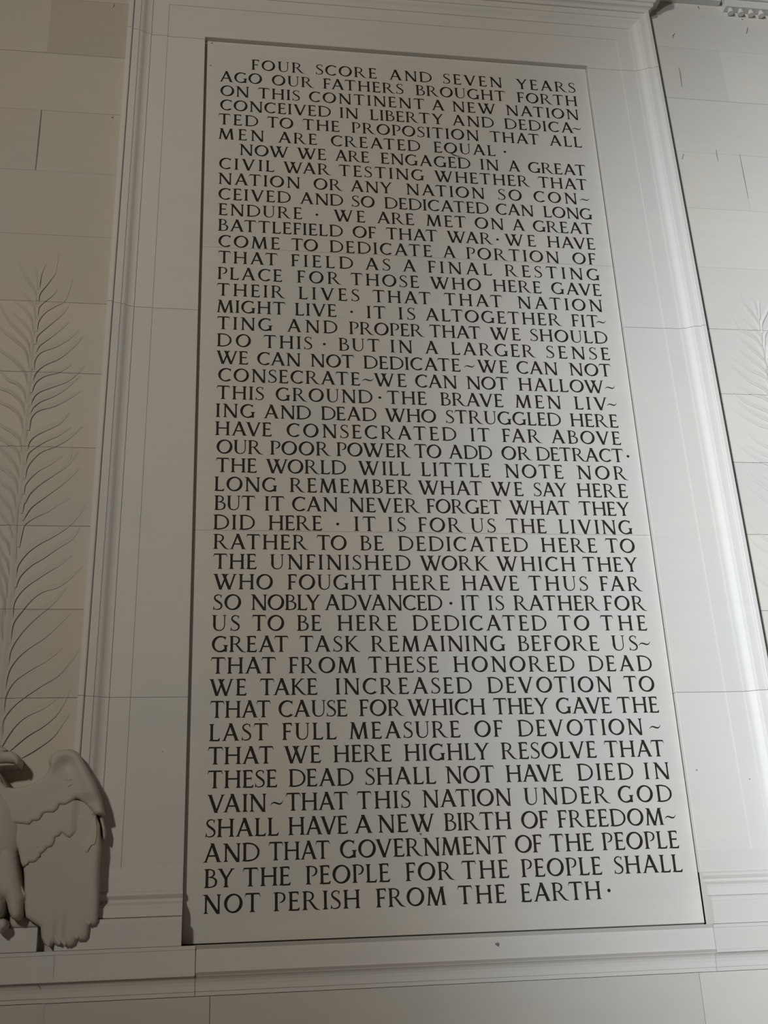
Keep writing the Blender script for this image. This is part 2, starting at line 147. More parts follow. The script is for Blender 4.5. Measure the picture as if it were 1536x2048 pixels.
EAGLE={'ridge': [(-0.718,0.964),(-0.697,1.0),(-0.646,1.02),(-0.604,0.998),(-0.565,0.94),(-0.532,0.871),(-0.496,0.797),(-0.459,0.709)],'flight': [(-0.865,0.703),(-0.709,0.719),(-0.482,0.697),(-0.454,0.633),(-0.444,0.515),(-0.447,0.476),(-0.448,0.398),(-0.441,0.209),(-0.44,0.145),(-0.45,0.121),(-0.465,0.118),(-0.481,0.124),(-0.482,0.098),(-0.485,0.065),(-0.499,0.048),(-0.522,0.047),(-0.54,0.055),(-0.551,0.03),(-0.574,0.018),(-0.601,0.025),(-0.62,0.038),(-0.627,0.028),(-0.645,0.029),(-0.658,0.041),(-0.665,0.028),(-0.684,0.024),(-0.703,0.034),(-0.721,0.071),(-0.729,0.122),(-0.773,0.15),(-0.807,0.173),(-0.817,0.222),(-0.831,0.372),(-0.849,0.487)],'secondary': [(-0.868,0.506),(-0.852,0.448),(-0.842,0.426),(-0.829,0.427),(-0.818,0.438),(-0.805,0.447),(-0.79,0.445),(-0.775,0.45),(-0.762,0.465),(-0.754,0.487),(-0.736,0.498),(-0.72,0.519),(-0.698,0.524),(-0.687,0.542),(-0.683,0.56),(-0.684,0.572),(-0.663,0.579),(-0.649,0.597),(-0.63,0.578),(-0.607,0.568),(-0.589,0.581),(-0.568,0.598),(-0.525,0.634),(-0.479,0.696),(-0.512,0.753),(-0.593,0.771),(-0.75,0.758),(-0.905,0.722),(-0.914,0.605)],'covert': [(-0.898,0.65),(-0.847,0.645),(-0.823,0.639),(-0.803,0.66),(-0.785,0.659),(-0.768,0.665),(-0.756,0.688),(-0.749,0.7),(-0.726,0.703),(-0.698,0.701),(-0.679,0.718),(-0.669,0.743),(-0.641,0.741),(-0.607,0.758),(-0.588,0.774),(-0.568,0.769),(-0.53,0.74),(-0.497,0.708),(-0.48,0.689),(-0.456,0.685),(-0.433,0.692),(-0.454,0.771),(-0.485,0.852),(-0.52,0.913),(-0.552,0.967),(-0.583,1.017),(-0.612,1.036),(-0.641,1.043),(-0.693,1.037),(-0.731,1.011),(-0.745,0.979),(-0.737,0.946),(-0.745,0.918),(-0.763,0.894),(-0.805,0.866),(-0.874,0.842),(-0.921,0.837),(-0.956,0.841),(-0.982,0.866),(-0.997,0.898),(-1.077,0.924),(-1.052,0.647)],'shoulder': [(-0.747,0.981),(-0.734,1.014),(-0.695,1.04),(-0.643,1.046),(-0.614,1.039),(-0.585,1.02),(-0.553,0.97),(-0.522,0.916),(-0.486,0.854),(-0.456,0.773),(-0.434,0.694),(-0.457,0.687),(-0.481,0.693),(-0.505,0.754),(-0.545,0.835),(-0.578,0.9),(-0.621,0.95),(-0.666,0.961),(-0.709,0.944),(-0.74,0.957)],'spur': [(-0.462,0.688),(-0.446,0.684),(-0.434,0.644),(-0.425,0.612),(-0.426,0.576),(-0.431,0.559),(-0.439,0.608),(-0.452,0.652)],'head': [(-1.146,1.082),(-1.097,1.106),(-1.04,1.093),(-0.985,1.057),(-0.968,1.044),(-0.939,1.037),(-0.916,1.02),(-0.903,0.996),(-0.905,0.976),(-0.911,0.962),(-0.919,0.961),(-0.93,0.976),(-0.967,0.98),(-1.006,0.977),(-1.026,0.938),(-0.999,0.893),(-0.98,0.86),(-1.027,0.765),(-1.144,0.768),(-1.19,0.929)],'jaw': [(-1.03,0.973),(-0.967,0.975),(-0.929,0.971),(-0.925,0.967),(-0.938,0.962),(-0.981,0.959),(-1.005,0.956),(-1.028,0.946)],'brow': [(-1.042,1.059),(-1.01,1.059),(-0.986,1.052),(-0.969,1.044),(-0.984,1.034),(-1.008,1.034),(-1.04,1.039)],'body': [(-1.194,0.888),(-1.117,0.903),(-1.039,0.901),(-0.998,0.885),(-0.945,0.819),(-0.897,0.763),(-0.878,0.663),(-0.893,0.566),(-0.921,0.528),(-0.949,0.544),(-0.977,0.377),(-1.036,0.229),(-1.1,0.232),(-1.183,0.383),(-1.248,0.653)],'thigh': [(-1.016,0.491),(-0.997,0.533),(-0.967,0.545),(-0.929,0.546),(-0.901,0.534),(-0.876,0.495),(-0.864,0.437),(-0.853,0.38),(-0.837,0.319),(-0.818,0.266),(-0.823,0.251),(-0.823,0.214),(-0.824,0.184),(-0.836,0.163),(-0.855,0.159),(-0.878,0.168),(-0.896,0.202),(-0.907,0.239),(-0.918,0.266),(-0.917,0.232),(-0.922,0.199),(-0.935,0.177),(-0.958,0.175),(-0.983,0.205),(-1.003,0.302)],'tuft': [(-0.866,0.381),(-0.854,0.358),(-0.824,0.301),(-0.808,0.289),(-0.816,0.278),(-0.819,0.237),(-0.826,0.267),(-0.843,0.301)],'tailbit': [(-0.905,0.19),(-0.824,0.183),(-0.78,0.153),(-0.734,0.124),(-0.789,0.124),(-0.892,0.124)],'talon': [(-0.956,0.156),(-0.942,0.168),(-0.92,0.171),(-0.902,0.158),(-0.896,0.136),(-0.902,0.118),(-0.915,0.114),(-0.921,0.096),(-0.933,0.1),(-0.953,0.116)]}
QUILLS=[[(-0.539,0.055),(-0.558,0.079),(-0.576,0.104)],[(-0.599,0.025),(-0.62,0.049),(-0.639,0.075)],[(-0.48,0.122),(-0.496,0.136),(-0.508,0.147)],[(-0.627,0.031),(-0.645,0.053),(-0.655,0.079)],[(-0.683,0.025),(-0.7,0.052),(-0.707,0.074)]]
FEATHER=[(-0.512,0.49),(-0.492,0.526),(-0.474,0.534),(-0.466,0.592),(-0.472,0.64),(-0.479,0.681)]
BARBS=[[(-0.631,0.869),(-0.613,0.875),(-0.602,0.889)],[(-0.631,0.837),(-0.615,0.845),(-0.601,0.869)],[(-0.657,0.878),(-0.637,0.869),(-0.617,0.873)]]
BARBS2=[[(-0.764,0.527),(-0.785,0.547),(-0.803,0.574)],[(-0.755,0.489),(-0.781,0.494),(-0.801,0.504)],[(-0.812,0.45),(-0.825,0.458)]]


# ------------------------------------------------------------------ the big setting
H = 6.404          # panel opening height; its width is 3.0
WY = .03           # face of the plain wall
G = .0013
fl = struct(obj('floor', box(-9, 12, -16, .3, -1.95, -1.75), M_floor))

OPEN = (6.166, 4.034, 3.501, 2.968, 2.435, 1.902, 1.369)
def fine_open(z): return any(abs(z-q) < .05 for q in OPEN)
def wall(name, x0, x1, joints, rows, y, back=.25, grp=None):
    root = struct(obj(name, box(x0, x1, y+.006, y+back, rows[0], rows[-1]), M_joint))
    for i in range(len(rows)-1):
        xs = [x0]+[j for j in joints(i) if x0 < j < x1]+[x1]
        for a, b in zip(xs, xs[1:]):
            dy = random.uniform(0, .0010)
            ga = G if fine_open(rows[i]) else .0004; gb = G if fine_open(rows[i+1]) else .0004
            gx = .0014 if abs(rows[i]-5.1) < .05 else .0004
            obj('stone', box(a+gx, b-gx, y+dy, y+.03, rows[i]+ga, rows[i+1]-gb, .0006), (M_wall_dark if name == 'wall_left' and abs(rows[i]-6.166) < .05 and b > -.6 else M_wall_shade if name == 'wall_left' else M_wall), root)
    return root
P = .533
rows = [0, .303]+[.303+P*k for k in range(1, 15)]
# courses whose top is at 6.70 / 5.635 carry the visible upright joint
def jl(i): return [-1.146, -2.3] if (i % 2 == 1) == ((12) % 2 == 1) else [-1.75]
rowsz = rows
def joints_left(i):
    z = rowsz[i]
    return [-1.146, -2.1] if (abs(z-6.166) < .05 or abs(z-5.1) < .05) else ([-1.72] if i % 2 else [-2.1])
def joints_right(i):
    z = rowsz[i]
    return [4.168, 5.1] if (abs(z-6.166) < .05 or abs(z-5.1) < .05) else ([4.72] if i % 2 else [5.1])
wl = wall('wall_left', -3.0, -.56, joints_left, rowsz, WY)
wr = wall('wall_right', 3.56, 6.0, joints_right, rowsz, WY)

# wall under the sill
def low(name, x0, x1, y, js):
    root = struct(obj(name, box(x0, x1, y+.006, y+.3, -1.75, -.25), M_joint))
    for i, (a, b) in enumerate(((-.80, -.25), (-1.75, -.80))):
        xs = [x0]+[j+(.5 if i else 0) for j in js if x0 < j+(.5 if i else 0) < x1]+[x1]
        for p, q in zip(xs, xs[1:]):
            obj('stone', box(p+G, q-G, y, y+.03, a+G, b-G, .0012), M_wall, root)
    return root
low('wall_front', -.69, 3.69, -.055, [.156, 2.882])
low('wall_front_left', -3.0, -.692, -.005, [-1.9])
low('wall_front_right', 3.692, 6.0, -.005, [4.9])

# ------------------------------------------------------------------ architrave round the panel
def tp(o, z): return o if o < .02 else o-.0104*(z-4.2)
JP = [(.02, .075), (.001, .0425), (0, .003), (.003, 0), (.300, 0), (.3012, -.005), (.420, -.005), (.4215, -.012), (.440, -.013),
      (.452, -.016), (.463, -.021), (.473, -.029), (.484, -.036), (.5035, -.041), (.505, -.047), (.5545, -.051),
      (.5565, -.064), (.562, -.067), (.588, -.067), (.592, -.063), (.592, .029)]
t1 = struct(obj('trim_1', box(-.55, -.012, .02, .06, 0, H+.4), M_joint))
def jamb(side, z0, z1, name='stone', flat=False):
    def ring(z):
        r = []
        for o, y in JP:
            if flat and 3e-3 <= o <= .300 and abs(y) < .004: y = y-.005
            if flat and o < .003: pass
            x = tp(o, z); r.append(((-x if side < 0 else 3+x), y, z))
        xe = r[-1][0]
        return r+[(xe, .075, z)]
    return fixn(obj(name, loft([ring(z0), ring(z1)], True), M_frame, t1))
for s in (-1, 1):
    jamb(s, .290, .4145, flat=True)
    for a, b in ((.4145, 1.360), (1.360, 4.0), (4.0, 6.380)):
        jamb(s, a+(G if a > 1 else 0), b-G)
# extra dark core on the other side too
obj('joint_core', box(3.012, 3.55, .02, .06, 0, H+.4), M_joint, t1)
obj('joint_core', box(-.5, 3.5, .02, .06, H+.02, H+.55), M_joint, t1)
# lintel: mitred U
def U(o, y, zbot=6.380+G):
    if o <= .003: dz = o
    else: dz = o-.011
    zt = H+dz
    return [(-tp(o, zbot), y, zbot), (-tp(o, zt) if o > .003 else -o, y, zt), (3+(tp(o, zt) if o > .003 else o), y, zt), (3+tp(o, zbot), y, zbot)]
us = [U(o, y) for o, y in JP]
rings = [[u[k] for u in us]+[(us[-1][k][0], .075, us[-1][k][2])] for k in range(4)]
fixn(obj('lintel', loft(rings, True), M_frame, t1))

# crown moulding over the lintel, returning at both ends
CP = [(6.985, -.058), (6.995, -.070), (7.000, -.082), (7.008, -.085), (7.030, -.086), (7.034, -.10), (7.060, -.115), (7.085, -.14), (7.105, -.17), (7.115, -.175), (7.17, -.178), (7.175, -.19), (7.30, -.195), (7.34, -.22), (7.40, -.27), (7.46, -.29), (7.5, -.29)]
def crown_ring(z, y):
    e = (-y-.058)
    xa, xb = -.572-e, 3.572+e
    return [(xa, .05, z), (xa, y, z), (xb, y, z), (xb, .05, z)]
rg = [crown_ring(z, y) for z, y in CP]
cr = fixn(obj('trim_2', loft(rg, True), M_crown)); struct(cr)
ub = struct(obj('wall_upper', box(-3, 6, .036, .3, rowsz[-1], 8.6), M_joint))
for i, (a, b) in enumerate(((-3, -1.2), (-1.2, .8), (.8, 2.4), (2.4, 4.2), (4.2, 6))):
    obj('stone', box(a+G, b-G, .03, .05, rowsz[-1]+G, 8.6, .0012), M_wall, ub)
struct(obj('wall_back', box(-.56, 3.56, .125, .3, -.2, rowsz[-1]), M_joint))

# base blocks of the architrave
BP = [(.290, -.005), (.286, -.014), (.278, -.021), (.268, -.022), (.258, -.015), (.248, -.006), (.241, -.005), (.232, -.014), (.222, -.033), (.214, -.044), (.208, -.046), (.2065, -.054),
      (.156, -.058), (.154, -.048), (.151, -.048), (.149, -.086), (.146, -.089), (.128, -.0895), (.1265, -.093), (.002, -.093)]
def base_block(xa, xb, free):
    # free: +1 the outer end is at xb, -1 at xa ; ends return like the profile does
    def ring(z, y):
        e = (-y-.005)*.35
        a = xa-(e if free < 0 else 0); b = xb+(e if free > 0 else 0)
        return [(a, .028, z), (a, y, z), (b, y, z), (b, .028, z)]
    return fixn(obj('base_stone', loft([ring(z, y) for z, y in BP], True), M_frame, t1))
base_block(-.625, -.0005, -1); base_block(3.0005, 3.625, 1)

# sill band
t3 = struct(obj('trim_3', box(-.68, 3.68, -.03, .1, -.245, -.004), M_joint))
SP = [(0, -.100), (-.002, -.103), (-.019, -.103), (-.0205, -.0995), (-.132, -.0995), (-.1335, -.103), (-.150, -.103), (-.152, -.090), (-.158, -.083), (-.168, -.075), (-.182, -.069),
      (-.200, -.066), (-.2265, -.066), (-.228, -.061), (-.2485, -.061), (-.25, -.05)]
SM = [(0, -.104), (-.002, -.104), (-.020, -.089), (-.0215, -.0905), (-.132, -.0935), (-.1335, -.101), (-.151, -.084), (-.153, -.090), (-.158, -.083), (-.168, -.075), (-.182, -.069),
      (-.200, -.066), (-.2265, -.066), (-.228, -.061), (-.2485, -.061), (-.25, -.05)]
def sill_end(prof, xa, xb, side):
    def ring(z, y):
        e = (-y-.05)
        a = xa-(e if side < 0 else 0); b = xb+(e if side > 0 else 0)
        return [(a, .028, z), (a, y, z), (b, y, z), (b, .028, z)]
    return fixn(obj('sill_stone', loft([ring(z, y) for z, y in prof], True), M_frame, t3))
sill_end(SP, -.69, .0765-G, -1); sill_end(SP, 2.985+G, 3.69, 1)
bar_x('sill_stone', SM, .0765+G, 2.985-G, M_frame, t3, .028)
SP2 = [(z, y+.05) for z, y in SP]
t4 = struct(bar_x('trim_4', SP2, -3.0, -.70, M_frame)); t5 = struct(bar_x('trim_5', SP2, 3.70, 6.0, M_frame))
# incised upright line near the left end of the sill
obj('groove', box(-.650, -.6485, -.1000, -.098, -.132, -.0205), M_joint, t3)
# perch blocks under the eagles
for nm, a, b in (('trim_6', -1.36, -.752), ('trim_7', 3.842, 4.45)):
    struct(obj(nm, box(a, b, -.045, .028, .002, .1235, .002), M_frame))

# ------------------------------------------------------------------ glyphs (unit cap height)
T = .166; h = .090
def stem(x, y0=0, y1=1, w=T, s0='b', s1='b'):
    L_ = []; q = .066
    a, b = x-w/2, x+w/2
    lo = [(a-q if s0 in 'bl' else a, y0), (b+q if s0 in 'br' else b, y0)] if s0 else [(a, y0), (b, y0)]
    p = list(lo)
    if s0 and s0 in 'br': p += [(b+q, y0+.026), (b+.014, y0+.06), (b-.004, y0+.12)]
    p += [(b-.007, (y0+y1)/2)]
    if s1 and s1 in 'br': p += [(b-.004, y1-.12), (b+.014, y1-.06), (b+q, y1-.026), (b+q, y1)]
    else: p += [(b, y1)]
    if s1 and s1 in 'bl': p += [(a-q, y1), (a-q, y1-.026), (a-.014, y1-.06), (a+.004, y1-.12)]
    else: p += [(a, y1)]
    p += [(a+.007, (y0+y1)/2)]
    if s0 and s0 in 'bl': p += [(a+.004, y0+.12), (a-.014, y0+.06), (a-q, y0+.026)]
    return p
def diag(x0, y0, x1, y1, w): return [(x0-w/2, y0), (x0+w/2, y0), (x1+w/2, y1), (x1-w/2, y1)]
def ser(x, y, w, up, l=1, r=1):
    s = 1 if up else -1; q = .075
    p = [(x-w/2-q*l, y), (x+w/2+q*r, y), (x+w/2+q*r, y+.026*s), (x+w/2*.9, y+.06*s), (x-w/2*.9, y+.06*s), (x-w/2-q*l, y+.026*s)]
    return p if up else p[::-1]
def bar(x0, x1, y, t=h): return [(x0, y-t/2), (x1, y-t/2), (x1, y+t/2), (x0, y+t/2)]
def cat(pts, n):
    o = []; P_ = [pts[0]]+list(pts)+[pts[-1]]
    for i in range(1, len(P_)-2):
        for k in range(n):
            t = k/n; a, b, c, d = P_[i-1], P_[i], P_[i+1], P_[i+2]
            o.append(tuple(.5*((2*b[j])+(-a[j]+c[j])*t+(2*a[j]-5*b[j]+4*c[j]-d[j])*t*t+(-a[j]+3*b[j]-3*c[j]+d[j])*t**3) for j in range(len(b))))
    o.append(tuple(pts[-1])); return o
def brush(pts, n=4):
    """pts (x, y, width) -> outline"""
    c = cat(pts, n); L_, R_ = [], []
    for i, (x, y, w) in enumerate(c):
        a = c[max(i-1, 0)]; b = c[min(i+1, len(c)-1)]
        dx, dy = b[0]-a[0], b[1]-a[1]; d = math.hypot(dx, dy) or 1
        nx, ny = -dy/d*w/2, dx/d*w/2
        L_.append((x+nx, y+ny)); R_.append((x-nx, y-ny))
    return R_+L_[::-1]
def arc(cx, cy, rx, ry, a0, a1, n=14, t0=h, t1=T*1.08, tilt=R(-14)):
    """part of an O, thick where the normal is horizontal"""
    o, i = [], []
    for k in range(n+1):
        a = a0+(a1-a0)*k/n
        w = t0+(t1-t0)*abs(math.cos(a-tilt))**1.6
        o.append((cx+rx*math.cos(a), cy+ry*math.sin(a)))
        i.append((cx+(rx-w)*math.cos(a), cy+(ry-w)*math.sin(a)))
    return o+i[::-1]
PI = math.pi
def O(cx=.5, r=.5): return [arc(cx, .5, r, .515, 0, PI), arc(cx, .5, r, .515, PI, 2*PI)]
def ecap(x, y, up, hgt=.15):   # vertical end wedge of an arm
    s = 1 if up else -1
    p = [(x-.10, y-.027*s), (x+.005, y-.027*s), (x+.03, y+hgt*s), (x+.008, y+hgt*s), (x-.03, y+.05*s)]
    return p if up else p[::-1]
GL = {}
GL['I'] = [stem(.131)]
GL['H'] = [stem(.131), stem(.80), bar(.15, .78, .52)]
GL['T'] = [stem(.43, 0, .98, T, 'b', ''), bar(.06, .80, .971), [(.0, .80), (.025, .80), (.09, .942), (.12, 1), (.055, 1)], [(.86, .80), (.885, .80), (.83, 1), (.76, 1), (.79, .942)]]
GL['E'] = [stem(.131, 0, 1, T, 'l', 'l'), bar(.14, .52, .971), bar(.14, .50, .52), bar(.14, .57, .029),
           [(.44, .945), (.545, .82), (.565, .82), (.555, 1), (.46, 1)], [(.45, .52), (.485, .43), (.503, .43), (.503, .62), (.485, .62)], [(.47, .055), (.50, 0), (.59, 0), (.625, .17), (.603, .17)]]
GL['F'] = [stem(.131, 0, 1, T, 'b', 'l'), bar(.14, .52, .971), bar(.14, .47, .50),
           [(.44, .945), (.545, .81), (.565, .81), (.555, 1), (.46, 1)], [(.42, .50), (.455, .41), (.473, .41), (.473, .60), (.455, .60)]]
GL['L'] = [stem(.131, 0, 1, T, 'l', 'b'), bar(.14, .56, .029), [(.46, .055), (.49, 0), (.58, 0), (.625, .18), (.603, .18)]]
GL['A'] = [diag(.115, 0, .50, 1.03, h*1.25), diag(.855, 0, .475, 1.03, T*1.16), bar(.25, .70, .345, h*.95), ser(.115, 0, h, 1), ser(.855, 0, T, 1, .7, .8)]
GL['V'] = [diag(.49, -.02, .12, 1, T*1.16), diag(.475, -.02, .855, 1, h*1.25), ser(.12, 1, T, 0, .8, .7), ser(.855, 1, h, 0)]
GL['W'] = [diag(.44, -.02, .12, 1, T*1.1), diag(.44, -.02, .80, 1, h*1.2), diag(.98, -.02, .60, 1, T*1.1), diag(.97, -.02, 1.30, 1, h*1.2),
           ser(.12, 1, T, 0, .8, .7), ser(.60, 1, T, 0, .7, .2), ser(.80, 1, h, 0, .2, .9), ser(1.30, 1, h, 0)]
GL['Y'] = [stem(.45, 0, .50, T, 'b', ''), diag(.45, .44, .12, 1, T*1.1), diag(.455, .46, .80, 1, h*1.3), ser(.12, 1, T, 0, .8, .7), ser(.80, 1, h, 0)]
GL['N'] = [stem(.155, 0, .97, h*1.25, 'b', ''), stem(.86, .03, 1, h*1.25, '', 'b'), diag(.845, -.03, .13, 1, T*1.2), ser(.10, 1, .08, 0, 1, .2)]
GL['M'] = [stem(.115, 0, 1, h*1.15, 'b', '') if 0 else diag(.11, 0, .215, 1, h*1.2), ser(.11, 0, h, 1), diag(.565, -.02, .205, 1, T*1.12), diag(.55, -.02, .885, 1, h*1.2), diag(1.0, 0, .895, 1, T*1.05),
           ser(1.0, 0, T, 1, .8, .8), ser(.20, 1, T*.8, 0, 1.1, 0), ser(.905, 1, T*.8, 0, 0, 1.1)]
GL['O'] = O(.515, .515)
GL['Q'] = O(.515, .515)+[brush([(.50, .03, .05), (.66, -.10, .10), (.90, -.20, .085), (1.16, -.235, .05), (1.30, -.20, .015)], 4)]
GL['C'] = [arc(.515, .5, .515, .515, R(52), R(308), 22), [(.74, .90), (.80, .765), (.822, .765), (.85, .985), (.83, .985)], [(.78, .085), (.86, .13), (.875, .19), (.845, .17), (.76, .10)]]
GL['G'] = [arc(.515, .5, .515, .515, R(52), R(306), 22), [(.74, .90), (.80, .765), (.822, .765), (.85, .985), (.83, .985)], stem(.83, .02, .44, T, '', 'b')]
GL['D'] = [stem(.131, 0, 1, T, 'l', 'l'), brush([(.14, .971, h), (.40, .965, h), (.68, .88, .085), (.865, .67, .12), (.90, .49, .128), (.86, .30, .12), (.68, .11, .085), (.40, .034, h), (.14, .029, h)], 3)]
GL['P'] = [stem(.131, 0, 1, T, 'b', 'l'), brush([(.14, .971, h), (.36, .965, .062), (.54, .88, .10), (.595, .72, .118), (.54, .56, .10), (.42, .475, .062), (.31, .455, .03)], 3)]
GL['R'] = [stem(.131, 0, 1, T, 'b', 'l'), brush([(.14, .971, h), (.36, .965, .062), (.53, .88, .10), (.58, .745, .118), (.53, .60, .10), (.40, .515, .062), (.18, .50, .05)], 3),
           brush([(.37, .51, .10), (.55, .29, .125), (.70, .10, .12), (.82, .025, .065), (.98, -.015, .02)], 3)]
GL['B'] = [stem(.131, 0, 1, T, 'l', 'l'), brush([(.14, .971, h), (.33, .965, .062), (.48, .89, .095), (.525, .77, .11), (.48, .645, .09), (.35, .57, .06), (.16, .555, .05)], 3),
           brush([(.30, .555, .05), (.48, .52, .075), (.615, .41, .115), (.635, .275, .125), (.57, .115, .10), (.38, .034, .062), (.14, .029, h)], 3)]
GL['K'] = [stem(.131), diag(.17, .46, .66, 1, h*1.25), ser(.665, 1, h, 0), brush([(.27, .56, .115), (.48, .31, .125), (.66, .11, .12), (.78, .03, .07), (.93, -.01, .02)], 3)]
GL['S'] = [brush([(.50, .80, .025), (.45, .925, .05), (.31, .972, .065), (.15, .90, .085), (.095, .765, .10), (.17, .63, .125), (.34, .505, .14), (.49, .37, .125), (.52, .22, .10), (.44, .085, .08), (.26, .027, .06), (.11, .06, .05), (.045, .17, .022)], 3),
           [(.44, .91), (.485, .765), (.505, .765), (.53, .965), (.51, .97)], [(.01, .015), (.035, .0), (.10, .08), (.055, .24), (.035, .24)]]
GL['U'] = [brush([(.131, .96, T), (.131, .60, T-.012), (.133, .34, T), (.19, .13, .11), (.34, .035, .075), (.50, .035, .062), (.66, .13, .06), (.735, .32, .062), (.742, .60, .062), (.742, .96, .066)], 3),
           ser(.131, 1, T, 0), ser(.742, 1, h, 0)]
GL['~'] = [brush([(.0, .33, .012), (.10, .44, .05), (.24, .485, .085), (.42, .43, .10), (.56, .40, .085), (.68, .46, .05), (.78, .60, .012)], 4)]
GL['.'] = [[(.1+.1*math.cos(k*PI/5), .46+.1*math.sin(k*PI/5)) for k in range(10)]]
WID = {}
for k, ps in GL.items():
    xs = [p[0] for q in ps for p in q]; mn = min(xs)
    GL[k] = [[(x-mn, y) for x, y in q] for q in ps]; WID[k] = max(xs)-mn
WID['Q'] = 1.04
def area(q): return sum(q[i][0]*q[(i+1) % len(q)][1]-q[(i+1) % len(q)][0]*q[i][1] for i in range(len(q)))/2
for k in GL: GL[k] = [q if area(q) > 0 else q[::-1] for q in GL[k]]
DEP = .0055
GM = {}
for k, ps in GL.items():
    vs, fs = [], []
    for q in ps:
        n = len(vs); vs += [Vector(p) for p in q]; fs.append(list(range(n, len(vs))))
    ov, oe, of, _, _, oo = cdt(vs, [], fs, 0, 1e-5)
    tri = [f for f, o in zip(of, oo) if o]
    edges = {}
    for f in tri:
        for i in range(len(f)): edges[(f[i], f[(i+1) % len(f)])] = 1
    rim = [e for e in edges if (e[1], e[0]) not in edges]
    n = len(ov)
    V = [(p.x, DEP, p.y) for p in ov]+[(p.x, 0, p.y) for p in ov]
    F = [tuple(f) for f in tri]+[(a, b, b+n, a+n)[::-1] for a, b in rim]
    me = bpy.data.meshes.new('letter'); me.from_pydata(V, [], F); me.polygons.foreach_set('material_index', [0]*len(tri)+[1]*len(rim)); me.update()
    me.materials.append(M_dark); me.materials.append(M_edge)
    GM[k] = me
KERN = {'AV': -.16, 'VA': -.16, 'AW': -.14, 'WA': -.14, 'AT': -.12, 'TA': -.12, 'LT': -.12, 'LY': -.16, 'LV': -.14, 'AY': -.14, 'FA': -.1, 'TO': -.06, 'OT': -.06, 'OV': -.1, 'OW': -.08, 'WO': -.1,
        'RA': -.12, 'RT': -.1, 'RE': -.04, 'RC': -.06, 'RN': -.06, 'RM': -.04, 'RG': -.08, 'RF': -.04, 'RO': -.06, 'RS': -.06, 'RR': -.04, 'RY': -.1, 'RV': -.1, 'KE': -.05, 'RL': -.04, 'LA': -.02, 'GA': 0, 'EA': .02, 'ME': .03, 'CA': -.02, 'RD': -.04, 'EV': -.04, 'VE': -.04, 'ET': -.03, 'PO': -.04, 'BY': -.06, 'AD': .02}

# ------------------------------------------------------------------ the inscription panel
CAP = .0995; PY = .04
panel = thing('inscription_panel', 'tall pale stone tablet filled with forty-six lines of dark carved capitals', 'inscription', (1.5, PY, 0))
placed = []     # per row: list of (letter, x, z, sx)
for li, (zb, ws) in enumerate(LINES):
    row = []
    for wtxt, xa, xb in ws:
        n = len(wtxt)
        nat = sum(WID[c] for c in wtxt)+sum(KERN.get(wtxt[i:i+2], 0) for i in range(n-1))
        sx = 1.0
        if n == 1:
            sx = min(max((xb-xa)/CAP/nat, .85), 1.15) if wtxt != '.' else 1.05
            g = 0
        else:
            g = ((xb-xa)/CAP-nat)/(n-1)
            gmin = .035
            if g < gmin:
                sx = ((xb-xa)/CAP-gmin*(n-1))/nat; g = gmin
            if g > .30:
                sx = ((xb-xa)/CAP-.30*(n-1))/nat; sx = min(sx, 1.07); g = ((xb-xa)/CAP-nat*sx)/(n-1)
        x = xa; wl_ = []
        for i, c in enumerate(wtxt):
            wl_.append((c, x, sx)); x += (WID[c]*sx+g+(KERN.get(wtxt[i:i+2], 0)*sx if i < n-1 else 0))*CAP
        row.append((wtxt, wl_))
    placed.append((zb, row))
SPLIT = {12: 4.539, 28: 2.4235}
zt = H-.001; slabs = []; cur = ([], [])
def rowcut(z1, z0, letters, zb):
    """front face strip between z0 and z1 with the letters cut out of it"""
    vs = [Vector(p) for p in ((0.0012, z0), (2.9955, z0), (2.9955, z1), (0.0012, z1))]; fs = [[0, 1, 2, 3]]
    for c, x, sx in letters:
        for q in GL[c]:
            n = len(vs); vs += [Vector((x+p[0]*CAP*sx, zb+p[1]*CAP)) for p in q]; fs.append(list(range(n, len(vs))))
    ov, oe, of, _, _, oo = cdt(vs, [], fs, 0, 1e-6)
    n = len(cur[0]); cur[0].extend((p.x, PY, p.y) for p in ov)
    cur[1].extend(tuple(n+i for i in f) for f, o in zip(of, oo) if o == [0] or (len(o) == 1 and o[0] == 0))
def endslab(z0, z1):
    global cur
    n = len(cur[0]); a, b = .0012, 2.9955
    cur[0].extend([(a, PY, z0), (b, PY, z0), (b, PY, z1), (a, PY, z1), (a, PY+.08, z0), (b, PY+.08, z0), (b, PY+.08, z1), (a, PY+.08, z1)])
    for i in range(4):
        j = (i+1) % 4; cur[1].append((n+4+i, n+4+j, n+j, n+i))
    o = obj('stone_slab', cur, M_slab, panel)
    cur = ([], [])
ztop_slab = zt
for li, (zb, row) in enumerate(placed):
    z0 = SPLIT.get(li, zb-.028 if li < 45 else zb-.028)
    if li in SPLIT: z0 += .0008
    rowcut(zt, z0, [l for w in row for l in w[1]], zb)
    zt = z0
    if li in SPLIT: endslab(z0, ztop_slab); zt = z0-.0016; ztop_slab = zt
rowcut(zt, .011, [], 0)
endslab(.011, ztop_slab)
obj('backing', box(.003, 2.997, PY+.012, PY+.055, .001, H-.01), M_joint, panel)
for zb, row in placed:
    for wtxt, ls in row:
        w = bpy.data.objects.new('word' if wtxt not in '~.' else ('dash' if wtxt == '~' else 'dot'), None if len(ls) > 1 else GM[wtxt]); C.objects.link(w)
        w.parent = panel
        w.location = (ls[0][1]-1.5, 0, zb)
        if len(ls) == 1:
            w.name = 'letter' if wtxt not in '~.' else w.name
            w.scale = (CAP*ls[0][2], 1, CAP); continue
        w.empty_display_size = .05
        for c, x, sx in ls:
            o = bpy.data.objects.new('letter', GM[c]); C.objects.link(o); o.parent = w
            o.location = (x-ls[0][1], 0, 0); o.scale = (CAP*sx, 1, CAP)

